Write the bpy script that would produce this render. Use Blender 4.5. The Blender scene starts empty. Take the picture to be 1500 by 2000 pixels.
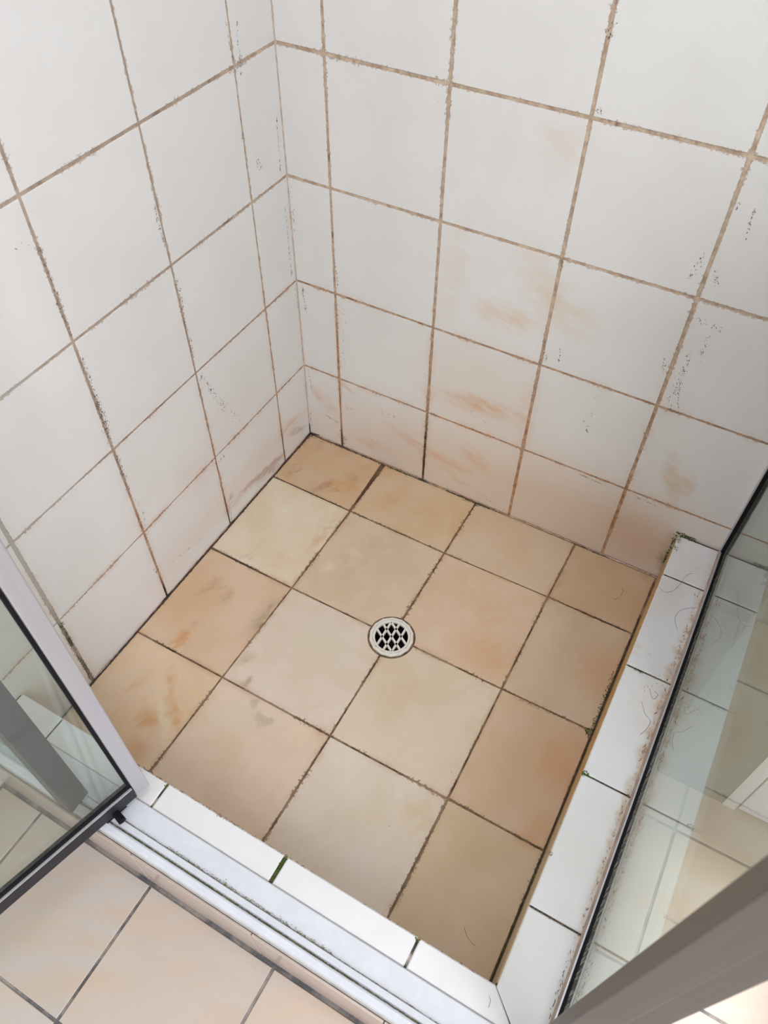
import bpy, bmesh, math, random
from mathutils import Vector, Matrix

# ------------------------------------------------------------------ camera, world, lights, exposure
scene = bpy.context.scene
COL = scene.collection
F_PX = 1535.57
CAM = Vector((0.74452, -1.01656, 1.24689))
ROW_X = Vector((0.8731053, 0.4874611, 0.0082922))      # image right
ROW_Y = Vector((0.3814191, -0.6723791, -0.6343704))    # image down
ROW_Z = Vector((-0.3036554, 0.5570350, -0.7729847))    # forward
cam_data = bpy.data.cameras.new('camera')
cam = bpy.data.objects.new('camera', cam_data)
COL.objects.link(cam)
cam_data.sensor_fit = 'VERTICAL'
cam_data.sensor_height = 36.0
cam_data.sensor_width = 27.0
cam_data.lens = F_PX / 2000 * 36.0
cam_data.clip_start = 0.01
cam_data.dof.use_dof = True
cam_data.dof.focus_distance = 1.30
cam_data.dof.aperture_fstop = 11.0
bx_, by_, bz_ = ROW_X, -ROW_Y, -ROW_Z
cam.matrix_world = Matrix(((bx_.x, by_.x, bz_.x, CAM.x), (bx_.y, by_.y, bz_.y, CAM.y), (bx_.z, by_.z, bz_.z, CAM.z), (0, 0, 0, 1)))
scene.camera = cam

world = bpy.data.worlds.new('daylight')
scene.world = world
world.use_nodes = True
wb = world.node_tree.nodes['Background']
wb.inputs['Color'].default_value = (0.62, 0.76, 1.0, 1)
wb.inputs['Strength'].default_value = 1.5

def area(name, loc, rot, sx, sy, power, color):
    d = bpy.data.lights.new(name, 'AREA')
    d.shape = 'RECTANGLE'; d.size = sx; d.size_y = sy; d.energy = power; d.color = color
    o = bpy.data.objects.new(name, d); COL.objects.link(o)
    o.location = loc; o.rotation_euler = rot
    return o
# daylight entering through the large frosted window in the right-hand wall
area('window_daylight', (2.17, -2.05, 1.50), (0, math.radians(90), 0), 1.2, 1.4, 37, (0.975, 0.968, 1.0))
# added overhead fill above the shower entrance, no lamp known there
area('overhead_fill', (0.55, -0.75, 2.38), (0, 0, 0), 0.5, 0.5, 5.5, (0.99, 0.975, 0.99))
sun = bpy.data.lights.new('sun', 'SUN')
sun.energy = 4.0; sun.angle = math.radians(2.5); sun.color = (0.94, 0.96, 1.0)
sun_o = bpy.data.objects.new('sun', sun); COL.objects.link(sun_o)
SUN_DIR = Vector((-0.97, 0.28, -1.60))
sun_o.rotation_euler = SUN_DIR.to_track_quat('-Z', 'Y').to_euler()
sun_o.location = (4, -1.5, 5)

vs = scene.view_settings
vs.view_transform = 'Standard'; vs.look = 'None'; vs.gamma = 1.0; vs.use_curve_mapping = False
vs.exposure = 0.28

# ------------------------------------------------------------------ helpers
def ray(q):
    return ROW_X * ((q[0] - 750) / F_PX) + ROW_Y * ((q[1] - 1000) / F_PX) + ROW_Z
def pix(q, ax, v):
    d = ray(q); return CAM + d * ((v - CAM[ax]) / d[ax])
def fl(q): return pix(q, 2, 0.0)
def bwall(q): return pix(q, 1, 0.0)
def lwall(q): return pix(q, 0, 0.0)
def hob(q): return pix(q, 2, 0.137)

def srgb(r, g, b, k=1.0):
    def c(u):
        u /= 255.0
        return k * (u / 12.92 if u <= 0.04045 else ((u + 0.055) / 1.055) ** 2.4)
    return (c(r), c(g), c(b), 1.0)

def obj(name, me, mat=None, parent=None, loc=None, mtx=None):
    o = bpy.data.objects.new(name, me)
    COL.objects.link(o)
    if mat is not None and me is not None and len(me.materials) == 0:
        me.materials.append(mat)
    if mtx is not None: o.matrix_local = mtx
    if loc is not None: o.location = loc
    if parent is not None: o.parent = parent
    return o
def tag(o, label=None, cat=None, group=None, kind=None):
    if label: o['label'] = label
    if cat: o['category'] = cat
    if group: o['group'] = group
    if kind: o['kind'] = kind
    return o
def empty(name, loc=(0, 0, 0)):
    o = bpy.data.objects.new(name, None); COL.objects.link(o); o.location = loc
    o.empty_display_size = 0.05
    return o
def mesh(name, verts, faces, smooth=False):
    me = bpy.data.meshes.new(name)
    me.from_pydata([tuple(v) for v in verts], [], faces); me.update()
    if smooth:
        for p in me.polygons: p.use_smooth = True
    return me
def fin(bm, name, smooth=False):
    bmesh.ops.recalc_face_normals(bm, faces=bm.faces[:])
    me = bpy.data.meshes.new(name); bm.to_mesh(me); bm.free()
    if smooth:
        for p in me.polygons: p.use_smooth = True
    return me
def box_bm(bm, x0, x1, y0, y1, z0, z1):
    vs_ = [bm.verts.new(p) for p in ((x0, y0, z0), (x1, y0, z0), (x1, y1, z0), (x0, y1, z0), (x0, y0, z1), (x1, y0, z1), (x1, y1, z1), (x0, y1, z1))]
    for f in ((3, 2, 1, 0), (4, 5, 6, 7), (0, 1, 5, 4), (1, 2, 6, 5), (2, 3, 7, 6), (3, 0, 4, 7)):
        bm.faces.new([vs_[i] for i in f])
def box(name, x0, x1, y0, y1, z0, z1, mat, parent=None, bevel=0.0):
    bm = bmesh.new(); box_bm(bm, min(x0, x1), max(x0, x1), min(y0, y1), max(y0, y1), min(z0, z1), max(z0, z1))
    if bevel: bmesh.ops.bevel(bm, geom=bm.edges[:], offset=bevel, segments=2, affect='EDGES', profile=0.6)
    return obj(name, fin(bm, name), mat, parent)
def boxes(name, lst, mat, parent=None):
    bm = bmesh.new()
    for b in lst: box_bm(bm, *b)
    return obj(name, fin(bm, name), mat, parent)

def inset_poly(pts, d):
    n = len(pts); out = []
    for i in range(n):
        a, b, c = pts[i - 1], pts[i], pts[(i + 1) % n]
        e1 = (b - a).normalized(); e2 = (c - b).normalized()
        n1 = Vector((-e1.y, e1.x)); n2 = Vector((-e2.y, e2.x))
        m = n1 + n2
        k = max(0.3, m.dot(m) / 2)
        out.append(b + m * (d / k) )
    return out
def slab(name, pts, t, bev):
    """a tile: polygon outline (ccw, 2D), top at z=0, thickness t, bevelled top edge"""
    pts = [Vector((p[0], p[1])) for p in pts]
    ins = inset_poly(pts, bev); n = len(pts)
    v = [(p.x, p.y, -t) for p in pts] + [(p.x, p.y, -bev * 0.7) for p in pts] + [(p.x, p.y, 0) for p in ins]
    f = [tuple(range(2 * n, 3 * n)), tuple(reversed(range(n)))]
    for i in range(n):
        j = (i + 1) % n
        f.append((i, j, n + j, n + i)); f.append((n + i, n + j, 2 * n + j, 2 * n + i))
    return mesh(name, v, f)
_rect_cache = {}
def rect_slab(w, h, t, bev):
    key = (round(w, 4), round(h, 4), t, bev)
    if key not in _rect_cache:
        _rect_cache[key] = slab('tile', [(-w / 2, -h / 2), (w / 2, -h / 2), (w / 2, h / 2), (-w / 2, h / 2)], t, bev)
    return _rect_cache[key]
def frame(origin, ex, ey, ez):
    return Matrix(((ex[0], ey[0], ez[0], origin[0]), (ex[1], ey[1], ez[1], origin[1]), (ex[2], ey[2], ez[2], origin[2]), (0, 0, 0, 1)))

def prism_x(name, prof, x0, x1, mat, parent=None):
    n = len(prof)
    v = [(x0, y, z) for y, z in prof] + [(x1, y, z) for y, z in prof]
    f = [tuple(range(n)), tuple(reversed(range(n, 2 * n)))]
    for i in range(n):
        j = (i + 1) % n; f.append((i, n + i, n + j, j))
    bm = bmesh.new()
    bv = [bm.verts.new(p) for p in v]
    for q in f: bm.faces.new([bv[k] for k in q])
    return obj(name, fin(bm, name), mat, parent)

def tube(name, pts, r, mat, parent=None, seg=5):
    pts = [Vector(p) for p in pts]; v = []; f = []
    for i, p in enumerate(pts):
        t = (pts[min(i + 1, len(pts) - 1)] - pts[max(i - 1, 0)]).normalized()
        a = t.cross(Vector((0.13, 0.21, 1))).normalized(); b = t.cross(a)
        for k in range(seg):
            an = 2 * math.pi * k / seg
            v.append(p + a * (r * math.cos(an)) + b * (r * math.sin(an)))
    for i in range(len(pts) - 1):
        for k in range(seg):
            j = (k + 1) % seg
            f.append((i * seg + k, i * seg + j, (i + 1) * seg + j, (i + 1) * seg + k))
    return obj(name, mesh(name, v, f, True), mat, parent)

class Specks:
    """small irregular flecks and ribbons of dirt, each a thin raised flake on a surface"""
    def __init__(self, normal, lift=0.0004, seed=1):
        self.n = Vector(normal).normalized(); self.v = []; self.f = []; self.lift = lift; self.r = random.Random(seed)
    def flake(self, c, d, L, W):
        n = self.n; d = (d - n * d.dot(n)).normalized(); s = n.cross(d); r = self.r
        k = r.choice((4, 5, 6)); b = len(self.v)
        c = Vector(c) + n * self.lift * r.uniform(0.5, 1.2)
        for i in range(k):
            an = 2 * math.pi * (i + r.uniform(-0.25, 0.25)) / k; u = r.uniform(0.6, 1.1)
            self.v.append(c + d * (L / 2 * math.cos(an) * u) + s * (W / 2 * math.sin(an) * u))
        self.f.append(tuple(range(b, b + k)))
    def line(self, a, b, n, spread, L=(0.001, 0.004), W=(0.0005, 0.0012)):
        a = Vector(a); b = Vector(b); r = self.r; d = b - a; s = self.n.cross(d.normalized())
        for i in range(n):
            t = r.random(); c = a + d * t + s * (r.gauss(0, 0.5) * spread)
            dd = d.normalized() + s * r.uniform(-0.6, 0.6)
            self.flake(c, dd, r.uniform(*L), r.uniform(*W))
    def blob(self, c, n, rad, L=(0.001, 0.004), W=(0.001, 0.003)):
        r = self.r; n0 = self.n; a = n0.cross(Vector((0.3, 0.5, 0.8))).normalized(); b = n0.cross(a)
        for i in range(n):
            q = rad * math.sqrt(r.random()); an = r.uniform(0, 6.283)
            self.flake(Vector(c) + a * (q * math.cos(an)) + b * (q * math.sin(an)), a * math.cos(an * 3) + b * math.sin(an * 2.3), r.uniform(*L), r.uniform(*W))
    def ribbon(self, a, b, w, jit=0.4, step=0.004, w1=None):
        a = Vector(a); b = Vector(b); r = self.r; d = b - a; n = max(2, int(d.length / step)); s = self.n.cross(d.normalized())
        b0 = len(self.v); w1 = w if w1 is None else w1
        for i in range(n + 1):
            t = i / n; p = a + d * t + self.n * self.lift; ww = w + (w1 - w) * t
            self.v.append(p + s * (ww / 2 * r.uniform(1 - jit, 1 + jit))); self.v.append(p - s * (ww / 2 * r.uniform(1 - jit, 1 + jit)))
        for i in range(n):
            k = b0 + 2 * i; self.f.append((k, k + 1, k + 3, k + 2))
    def build(self, name, mat, parent):
        bm = bmesh.new(); vv = [bm.verts.new(p) for p in self.v]
        for q in self.f:
            f = bm.faces.new([vv[i] for i in q]); f.normal_update()
            if f.normal.dot(self.n) < 0: f.normal_flip()
        me = bpy.data.meshes.new(name); bm.to_mesh(me); bm.free()
        o = obj(name, me, mat, parent); o['kind'] = 'stuff'
        return o

# ------------------------------------------------------------------ materials
class NT:
    def __init__(self, name):
        self.m = bpy.data.materials.new(name); self.m.use_nodes = True
        self.t = self.m.node_tree; self.t.nodes.clear()
        self.out = self.t.nodes.new('ShaderNodeOutputMaterial')
    def put(self, sock, v):
        if v is None: return
        if hasattr(v, 'is_output'): self.t.links.new(v, sock)
        else: sock.default_value = v
    def pos(self):
        if not hasattr(self, '_pos'): self._pos = self.t.nodes.new('ShaderNodeNewGeometry').outputs['Position']
        return self._pos
    def math(self, op, a, b=None, c=None, clamp=False):
        n = self.t.nodes.new('ShaderNodeMath'); n.operation = op; n.use_clamp = clamp
        self.put(n.inputs[0], a); self.put(n.inputs[1], b); self.put(n.inputs[2], c)
        return n.outputs[0]
    def vmath(self, op, a, b=None, out=0):
        n = self.t.nodes.new('ShaderNodeVectorMath'); n.operation = op
        self.put(n.inputs[0], a); self.put(n.inputs[1], b)
        return n.outputs['Value'] if op in ('LENGTH', 'DOT_PRODUCT', 'DISTANCE') else n.outputs[0]
    def scale(self, a, s):
        n = self.t.nodes.new('ShaderNodeVectorMath'); n.operation = 'SCALE'
        self.put(n.inputs[0], a); self.put(n.inputs['Scale'], s); return n.outputs[0]
    def noise(self, vec, scale, detail=4, rough=0.55, out='Fac'):
        n = self.t.nodes.new('ShaderNodeTexNoise'); self.put(n.inputs['Vector'], vec)
        n.inputs['Scale'].default_value = scale; n.inputs['Detail'].default_value = detail; n.inputs['Roughness'].default_value = rough
        return n.outputs[out]
    def mr(self, v, a, b, c=0.0, d=1.0, smooth=True):
        n = self.t.nodes.new('ShaderNodeMapRange'); n.interpolation_type = 'SMOOTHSTEP' if smooth else 'LINEAR'
        self.put(n.inputs[0], v); self.put(n.inputs[1], a); self.put(n.inputs[2], b); self.put(n.inputs[3], c); self.put(n.inputs[4], d)
        return n.outputs[0]
    def mix(self, f, a, b, mode='MIX'):
        n = self.t.nodes.new('ShaderNodeMix'); n.data_type = 'RGBA'; n.blend_type = mode
        self.put(n.inputs[0], f); self.put(n.inputs[6], a); self.put(n.inputs[7], b)
        return n.outputs[2]
    def sep(self, v):
        n = self.t.nodes.new('ShaderNodeSeparateXYZ'); self.put(n.inputs[0], v); return n.outputs
    def mapping(self, v, loc=(0, 0, 0), rot=(0, 0, 0), scl=(1, 1, 1), typ='TEXTURE'):
        n = self.t.nodes.new('ShaderNodeMapping'); n.vector_type = typ; self.put(n.inputs[0], v)
        n.inputs['Location'].default_value = loc; n.inputs['Rotation'].default_value = rot; n.inputs['Scale'].default_value = scl
        return n.outputs[0]
    def coord(self, out):
        return self.t.nodes.new('ShaderNodeTexCoord').outputs[out]
    def objcolor(self):
        return self.t.nodes.new('ShaderNodeObjectInfo').outputs['Color']
    def objrand(self):
        return self.t.nodes.new('ShaderNodeObjectInfo').outputs['Random']
    def bump(self, h, strength=0.2, dist=0.002):
        n = self.t.nodes.new('ShaderNodeBump'); n.inputs['Strength'].default_value = strength; n.inputs['Distance'].default_value = dist
        self.put(n.inputs['Height'], h); return n.outputs[0]
    def bsdf(self, **kw):
        n = self.t.nodes.new('ShaderNodeBsdfPrincipled')
        for k, v in kw.items(): self.put(n.inputs[k.replace('_', ' ')], v)
        return n.outputs[0]
    def done(self, s):
        self.t.links.new(s, self.out.inputs['Surface']); return self.m

def plain(name, col, rough=0.5, metal=0.0, bump=0.0, bscale=200, spec=0.5, vary=0.06):
    n = NT(name)
    nz = n.noise(n.pos(), bscale * 0.3, 3)
    c = n.mix(n.mr(nz, 0.3, 0.7), tuple(u * (1 - vary) for u in col[:3]) + (1,), tuple(min(1, u * (1 + vary)) for u in col[:3]) + (1,))
    kw = dict(Base_Color=c, Roughness=rough, Metallic=metal, Specular_IOR_Level=spec)
    if bump: kw['Normal'] = n.bump(n.noise(n.pos(), bscale, 3), bump, 0.001)
    return n.done(n.bsdf(**kw))

def blobs(n, P, color, lst, srot=(0, 0, 0)):
    """stains and painted bounce light with shapes of their own: (centre, radii, angle, axis, colour, strength, breakup)"""
    wob = n.vmath('SUBTRACT', n.noise(P, 45, 2, 0.6, 'Color'), (0.5, 0.5, 0.5))
    Pd = n.vmath('ADD', P, n.scale(wob, 0.028))
    grit = n.noise(n.mapping(P, (0, 0, 0), srot, (3.2, 1.0, 1.0)), 55, 3, 0.6)
    for (c, rad, rot, colr, s, brk) in lst:
        L = n.vmath('LENGTH', n.mapping(Pd, c, rot, rad))
        m = n.mr(L, 1.25, 0.2)
        if brk > 0:
            m = n.math('MULTIPLY', m, n.mr(grit, 0.44 - 0.30 * (1 - brk), 0.66))
        m = n.math('MULTIPLY', m, s, clamp=True)
        color = n.mix(m, color, colr)
    return color

def stretch(n, rot, scl):
    return n.mapping(n.pos(), (0, 0, 0), rot, scl, 'TEXTURE')

BR = srgb(120, 78, 48); BRD = srgb(86, 60, 46); ORG = srgb(205, 142, 82); BLK = srgb(34, 28, 24); GRN = srgb(52, 56, 26); OLV = srgb(92, 88, 40)

def wall_grout_color(n):
    P = n.pos(); s = n.sep(P)
    a = n.noise(P, 60, 5, 0.7); b = n.noise(P, 9, 3)
    c = n.mix(n.mr(a, 0.35, 0.65), srgb(214, 192, 170), srgb(176, 150, 130))
    c = n.mix(n.mr(n.noise(P, 22, 4, 0.7), 0.55, 0.70), c, srgb(128, 106, 92))
    low = n.math('MULTIPLY', n.mr(s[2], 0.62, 0.12), n.mr(b, 0.25, 0.6))
    c = n.mix(low, c, n.mix(n.mr(a, 0.4, 0.6), srgb(196, 146, 102), srgb(148, 104, 74)))
    # greyer grout on the left wall
    left = n.math('MULTIPLY', n.mr(s[1], -0.06, -0.25), n.mr(s[0], 0.02, 0.005))
    c = n.mix(n.math('MULTIPLY', left, n.mr(s[2], 0.15, 0.5, 0.12, 0.42)), c, srgb(148, 136, 130))
    left2 = n.math('MULTIPLY', n.mr(s[1], -0.50, -0.62), n.mr(s[0], 0.02, 0.005))
    c = n.mix(n.math('MULTIPLY', left2, 0.8), c, srgb(190, 186, 178))
    L = []
    def at(p, rad, col, st=1.0, brk=0.0): L.append(((p[0], p[1], p[2]), rad, (0, 0, 0), col, st, brk))
    at((0.283, 0, 0.08), (0.018, 0.05, 0.15), GRN, 1.0, 0.2); at((0.283, 0, 0.06), (0.014, 0.05, 0.12), BLK, 0.8, 0.1)
    at((0, -0.497, 0.01), (0.05, 0.02, 0.045), BLK, 1.0)
    at((0, -0.70, 0.09), (0.05, 0.02, 0.15), GRN, 0.85, 0.5)
    at((0.083, 0, 0.02), (0.02, 0.05, 0.045), BRD, 0.9)
    at((0, -0.297, 0.03), (0.05, 0.02, 0.09), BRD, 0.9)
    at((0, -0.099, 0.03), (0.05, 0.02, 0.09), BRD, 0.9)
    at((0, 0, 0.01), (0.02, 0.02, 0.03), BLK, 1.0); at((0, 0, 0.30), (0.03, 0.03, 0.22), srgb(150, 116, 96), 0.6, 0.3)
    at((0.90, 0, 0.36), (0.14, 0.05, 0.06), GRN, 0.8, 0.3)
    at((0.84, 0, 0.137), (0.08, 0.05, 0.02), BR, 0.9)
    return blobs(n, P, c, L)

def edge_dist(n, scale=0.2):
    g = n.sep(n.coord('Generated'))
    ax = n.math('MULTIPLY', n.math('SUBTRACT', 0.5, n.math('ABSOLUTE', n.math('SUBTRACT', g[0], 0.5))), scale)
    ay = n.math('MULTIPLY', n.math('SUBTRACT', 0.5, n.math('ABSOLUTE', n.math('SUBTRACT', g[1], 0.5))), scale)
    return n.math('MINIMUM', ax, ay)

def make_wall_tile(name, base, lst, specks=0.5, srot=(0, 0, 0)):
    n = NT(name); P = n.pos()
    c = n.mix(n.mr(n.noise(P, 7, 4), 0.3, 0.7), base, tuple(u * k for u, k in zip(base[:3], (0.955, 0.945, 0.935))) + (1,))
    c = n.mix(n.math('MULTIPLY', n.objrand(), 0.35), c, tuple(u * k for u, k in zip(base[:3], (0.95, 0.94, 0.935))) + (1,))
    c = blobs(n, P, c, lst, srot)
    # tiny dark pits
    pit = n.mr(n.noise(P, 190, 2, 0.5), 0.765, 0.80)
    c = n.mix(n.math('MULTIPLY', pit, specks), c, srgb(110, 92, 80))
    # grout smeared over the tile edge
    e = edge_dist(n)
    sm = n.noise(P, 170, 4, 0.7); big = n.noise(P, 16, 2)
    reach = n.math('MULTIPLY', n.math('MULTIPLY', n.mr(sm, 0.42, 0.75), n.mr(big, 0.35, 0.65)), 0.006)
    m = n.mr(n.math('SUBTRACT', reach, e), -0.0005, 0.0006)
    c = n.mix(n.math('MULTIPLY', m, 0.75), c, n.mix(n.mr(n.sep(P)[2], 0.62, 0.12), n.mix(big, srgb(206, 184, 162), srgb(150, 126, 108)), n.mix(big, srgb(190, 140, 100), srgb(140, 100, 74))))
    # faint rusty haze bleeding from the joints in the lowest rows
    z = n.sep(P)[2]
    haze = n.math('MULTIPLY', n.mr(e, 0.014, 0.0), n.math('MULTIPLY', n.mr(z, 0.65, 0.2), n.mr(big, 0.35, 0.7)))
    c = n.mix(n.math('MULTIPLY', haze, 0.30), c, srgb(205, 160, 120))
    return n.done(n.bsdf(Base_Color=c, Roughness=n.mr(big, 0.3, 0.7, 0.28, 0.42), Specular_IOR_Level=0.4))

def dirv(fn, a, b):
    return (fn(b) - fn(a))
def st_b(a, b, w, col, s, brk=0.0):          # stain streak, also bounce-light wash, on the back wall between two pixels, width in m
    A, B = bwall(a), bwall(b); d = B - A; m = (A + B) / 2
    return ((m.x, 0, m.z), (max(d.length / 2, 0.004) * 1.3, 0.08, w * 1.45), (0, -math.atan2(d.z, d.x), 0), col, s * 0.9, brk)
def st_l(a, b, w, col, s, brk=0.0):
    A, B = lwall(a), lwall(b); d = B - A; m = (A + B) / 2
    return ((0, m.y, m.z), (0.08, max(d.length / 2, 0.004) * 1.15, w), (math.atan2(d.z, d.y), 0, 0), col, s, brk)
def st_f(a, b, w, col, s, brk=0.0):
    A, B = fl(a), fl(b); d = B - A; m = (A + B) / 2
    return ((m.x, m.y, 0), (max(d.length / 2, 0.004) * 1.15, w, 0.05), (0, 0, math.atan2(d.y, d.x)), col, s, brk)

SO = srgb(216, 168, 126); SP = srgb(222, 194, 166); SY = srgb(208, 178, 132); SB = srgb(162, 120, 94)
back_stains_bounce = [
    st_b((640, 850), (1400, 1110), 0.13, srgb(218, 190, 164), 0.75, 0.0), st_b((980, 960), (1330, 1080), 0.07, srgb(206, 178, 150), 0.25, 0.0),  # broad warm washes: stains plus floor bounce light painted in
    st_b((830, 750), (1050, 800), 0.10, srgb(222, 202, 182), 0.45, 0.0),
    st_b((840, 765), (1015, 815), 0.018, SO, 0.55, 0.35), st_b((900, 775), (1000, 812), 0.010, SO, 0.5, 0.5),
    st_b((930, 600), (1050, 640), 0.020, SP, 0.7, 0.35), st_b((1030, 480), (1075, 620), 0.03, SP, 0.4, 0.3),
    st_b((1055, 560), (1150, 650), 0.03, SP, 0.5, 0.4), st_b((1080, 330), (1120, 230), 0.03, SP, 0.35, 0.4),
    st_b((770, 840), (870, 905), 0.010, SO, 0.75, 0.4), st_b((690, 855), (760, 880), 0.012, SO, 0.5, 0.5),
    st_b((840, 880), (930, 930), 0.008, SO, 0.7, 0.4), st_b((905, 870), (955, 925), 0.016, SO, 0.55, 0.4),
    st_b((860, 910), (910, 950), 0.008, SO, 0.5, 0.4),
    st_b((612, 760), (650, 800), 0.014, SO, 0.75, 0.35), st_b((660, 745), (690, 765), 0.006, SO, 0.6, 0.4),
    st_b((1030, 760), (1020, 860), 0.016, SO, 0.4, 0.3),
    st_b((1312, 890), (1315, 975), 0.014, SY, 0.65, 0.3), st_b((1345, 925), (1342, 975), 0.010, SY, 0.65, 0.4),
    st_b((1200, 1000), (1290, 1100), 0.05, srgb(206, 172, 138), 0.5, 0.0),
    st_b((1290, 1115), (1310, 1050), 0.010, OLV, 0.6, 0.4),
    st_b((900, 440), (870, 620), 0.02, SP, 0.35, 0.3),
]
left_stains = [
    st_l((440, 1000), (530, 905), 0.014, SB, 0.85, 0.55), st_l((500, 945), (556, 885), 0.018, SB, 0.75, 0.5), st_l((545, 860), (590, 800), 0.018, SO, 0.6, 0.4),
    st_l((560, 850), (600, 830), 0.012, SB, 0.5, 0.5),
    st_l((330, 1100), (600, 800), 0.05, srgb(226, 206, 196), 0.5), st_l((330, 960), (430, 900), 0.05, srgb(228, 214, 208), 0.5),
    st_l((445, 1000), (452, 965), 0.012, BR, 0.5, 0.5),
]
WHITE = srgb(232, 230, 229)
M = {}
M['tile_left'] = make_wall_tile('white_wall_tile_left', WHITE, left_stains, 0.35, (math.radians(35), 0, math.radians(90)))
M['tile_back'] = make_wall_tile('white_wall_tile_back', WHITE, back_stains_bounce, 0.55, (0, math.radians(14), 0))
M['tile_plain'] = plain('white_tile', srgb(228, 228, 226), 0.3)

n = NT('wall_grout'); M['grout'] = n.done(n.bsdf(Base_Color=wall_grout_color(n), Roughness=0.9, Normal=n.bump(n.noise(n.pos(), 500, 4), 0.5, 0.001)))

# shower floor: sandy glazed tiles with mottling and stains
FO = srgb(206, 152, 100); FB = srgb(164, 122, 88); FG = srgb(190, 164, 138); FL_ = srgb(228, 210, 180); FY = srgb(206, 178, 128)
floor_stains = [
    # corner tile
    st_f((560, 930), (590, 905), 0.010, FB, 0.8, 0.6), st_f((600, 960), (655, 935), 0.022, FB, 0.55, 0.6), st_f((640, 945), (700, 950), 0.020, FO, 0.9, 0.4),
    st_f((640, 945), (655, 960), 0.012, FB, 0.6, 0.6), st_f((670, 925), (705, 940), 0.012, FB, 0.45, 0.6), st_f((595, 875), (640, 870), 0.014, FB, 0.35, 0.7),
    # second tile along the back
    st_f((730, 990), (800, 960), 0.030, FO, 0.45, 0.2), st_f((880, 1050), (905, 1010), 0.02, FO, 0.35, 0.3),
    # tile (1, 0): pale with a white splash
    st_f((545, 995), (575, 980), 0.014, srgb(238, 232, 222), 0.8, 0.45), st_f((470, 1085), (520, 1095), 0.010, FG, 0.6, 0.7), st_f((600, 1080), (660, 1010), 0.010, FO, 0.5, 0.4),
    st_f((620, 1020), (660, 1035), 0.02, FB, 0.3, 0.7),
    # tile (1, 1): chalky blotches
    st_f((625, 1115), (670, 1095), 0.012, FL_, 0.75, 0.25), st_f((680, 1070), (700, 1090), 0.016, FL_, 0.75, 0.25), st_f((650, 1120), (720, 1080), 0.035, srgb(190, 160, 126), 0.35, 0.3),
    st_f((720, 1060), (760, 1075), 0.03, srgb(186, 164, 138), 0.4, 0.2),
    # tile (2, 0): rusty brown
    st_f((300, 1215), (430, 1120), 0.075, srgb(214, 172, 130), 0.45, 0.0), st_f((385, 1165), (430, 1125), 0.014, FB, 0.65, 0.5), st_f((430, 1140), (445, 1180), 0.02, FB, 0.4, 0.6),
    st_f((340, 1260), (375, 1230), 0.014, FO, 0.95, 0.4), st_f((330, 1258), (350, 1262), 0.010, FO, 0.9, 0.4), st_f((370, 1210), (385, 1225), 0.012, FB, 0.45, 0.6),
    st_f((470, 1255), (545, 1165), 0.020, FG, 0.75, 0.2), st_f((500, 1230), (540, 1170), 0.010, srgb(170, 140, 114), 0.6, 0.3),
    # tile (2, 1): grey chip scars at the corner
    st_f((455, 1300), (500, 1270), 0.014, FG, 0.8, 0.1), st_f((470, 1335), (490, 1330), 0.010, srgb(184, 164, 142), 0.95, 0.1), st_f((485, 1340), (488, 1320), 0.008, srgb(184, 164, 142), 0.95, 0.0),
    st_f((462, 1305), (480, 1298), 0.010, FL_, 0.8, 0.15), st_f((560, 1230), (690, 1300), 0.07, srgb(216, 202, 182), 0.6, 0.0),
    # tile (3, 1): grey worn patch
    st_f((492, 1365), (500, 1385), 0.010, srgb(196, 178, 157), 1.0, 0.0), st_f((500, 1395), (520, 1420), 0.013, srgb(196, 178, 157), 1.0, 0.0), st_f((515, 1405), (535, 1410), 0.010, srgb(196, 178, 157), 0.95, 0.0),
    st_f((470, 1380), (440, 1440), 0.05, srgb(220, 204, 184), 0.6, 0.0), st_f((560, 1440), (610, 1430), 0.02, FL_, 0.5, 0.4), st_f((600, 1420), (640, 1440), 0.014, FO, 0.35, 0.3),
    # tile (3, 0): orange swirls
    st_f((270, 1420), (310, 1390), 0.026, FO, 0.75, 0.1), st_f((335, 1370), (350, 1430), 0.012, FO, 0.75, 0.1), st_f((335, 1300), (330, 1370), 0.010, FO, 0.55, 0.1), st_f((240, 1360), (300, 1310), 0.012, FO, 0.4, 0.2),
    st_f((310, 1350), (325, 1460), 0.008, FL_, 0.65, 0.0), st_f((240, 1460), (290, 1470), 0.03, FO, 0.5, 0.0),
    # right-hand tiles: orange towards the curb
    st_f((880, 1230), (980, 1330), 0.05, FO, 0.35, 0.0), st_f((960, 1160), (960, 1330), 0.04, FO, 0.30, 0.1), st_f((1190, 1270), (1160, 1370), 0.05, FO, 0.40, 0.0),
    st_f((1110, 1430), (1080, 1560), 0.06, FO, 0.45, 0.0), st_f((1040, 1600), (1070, 1640), 0.05, FO, 0.38, 0.0), st_f((1250, 1130), (1290, 1110), 0.02, FB, 0.5, 0.4),
    st_f((1100, 1110), (1085, 1150), 0.010, FB, 0.35, 0.4), st_f((800, 1560), (840, 1640), 0.03, FY, 0.5, 0.1), st_f((1035, 1290), (1100, 1330), 0.05, srgb(206, 186, 158), 0.5, 0.0),
    st_f((590, 1560), (640, 1600), 0.06, srgb(218, 210, 194), 0.6, 0.0), st_f((700, 1560), (760, 1600), 0.06, srgb(214, 198, 172), 0.5, 0.0),
    st_f((1062, 1172), (1075, 1166), 0.006, BRD, 0.3, 0.4),
]
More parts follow.
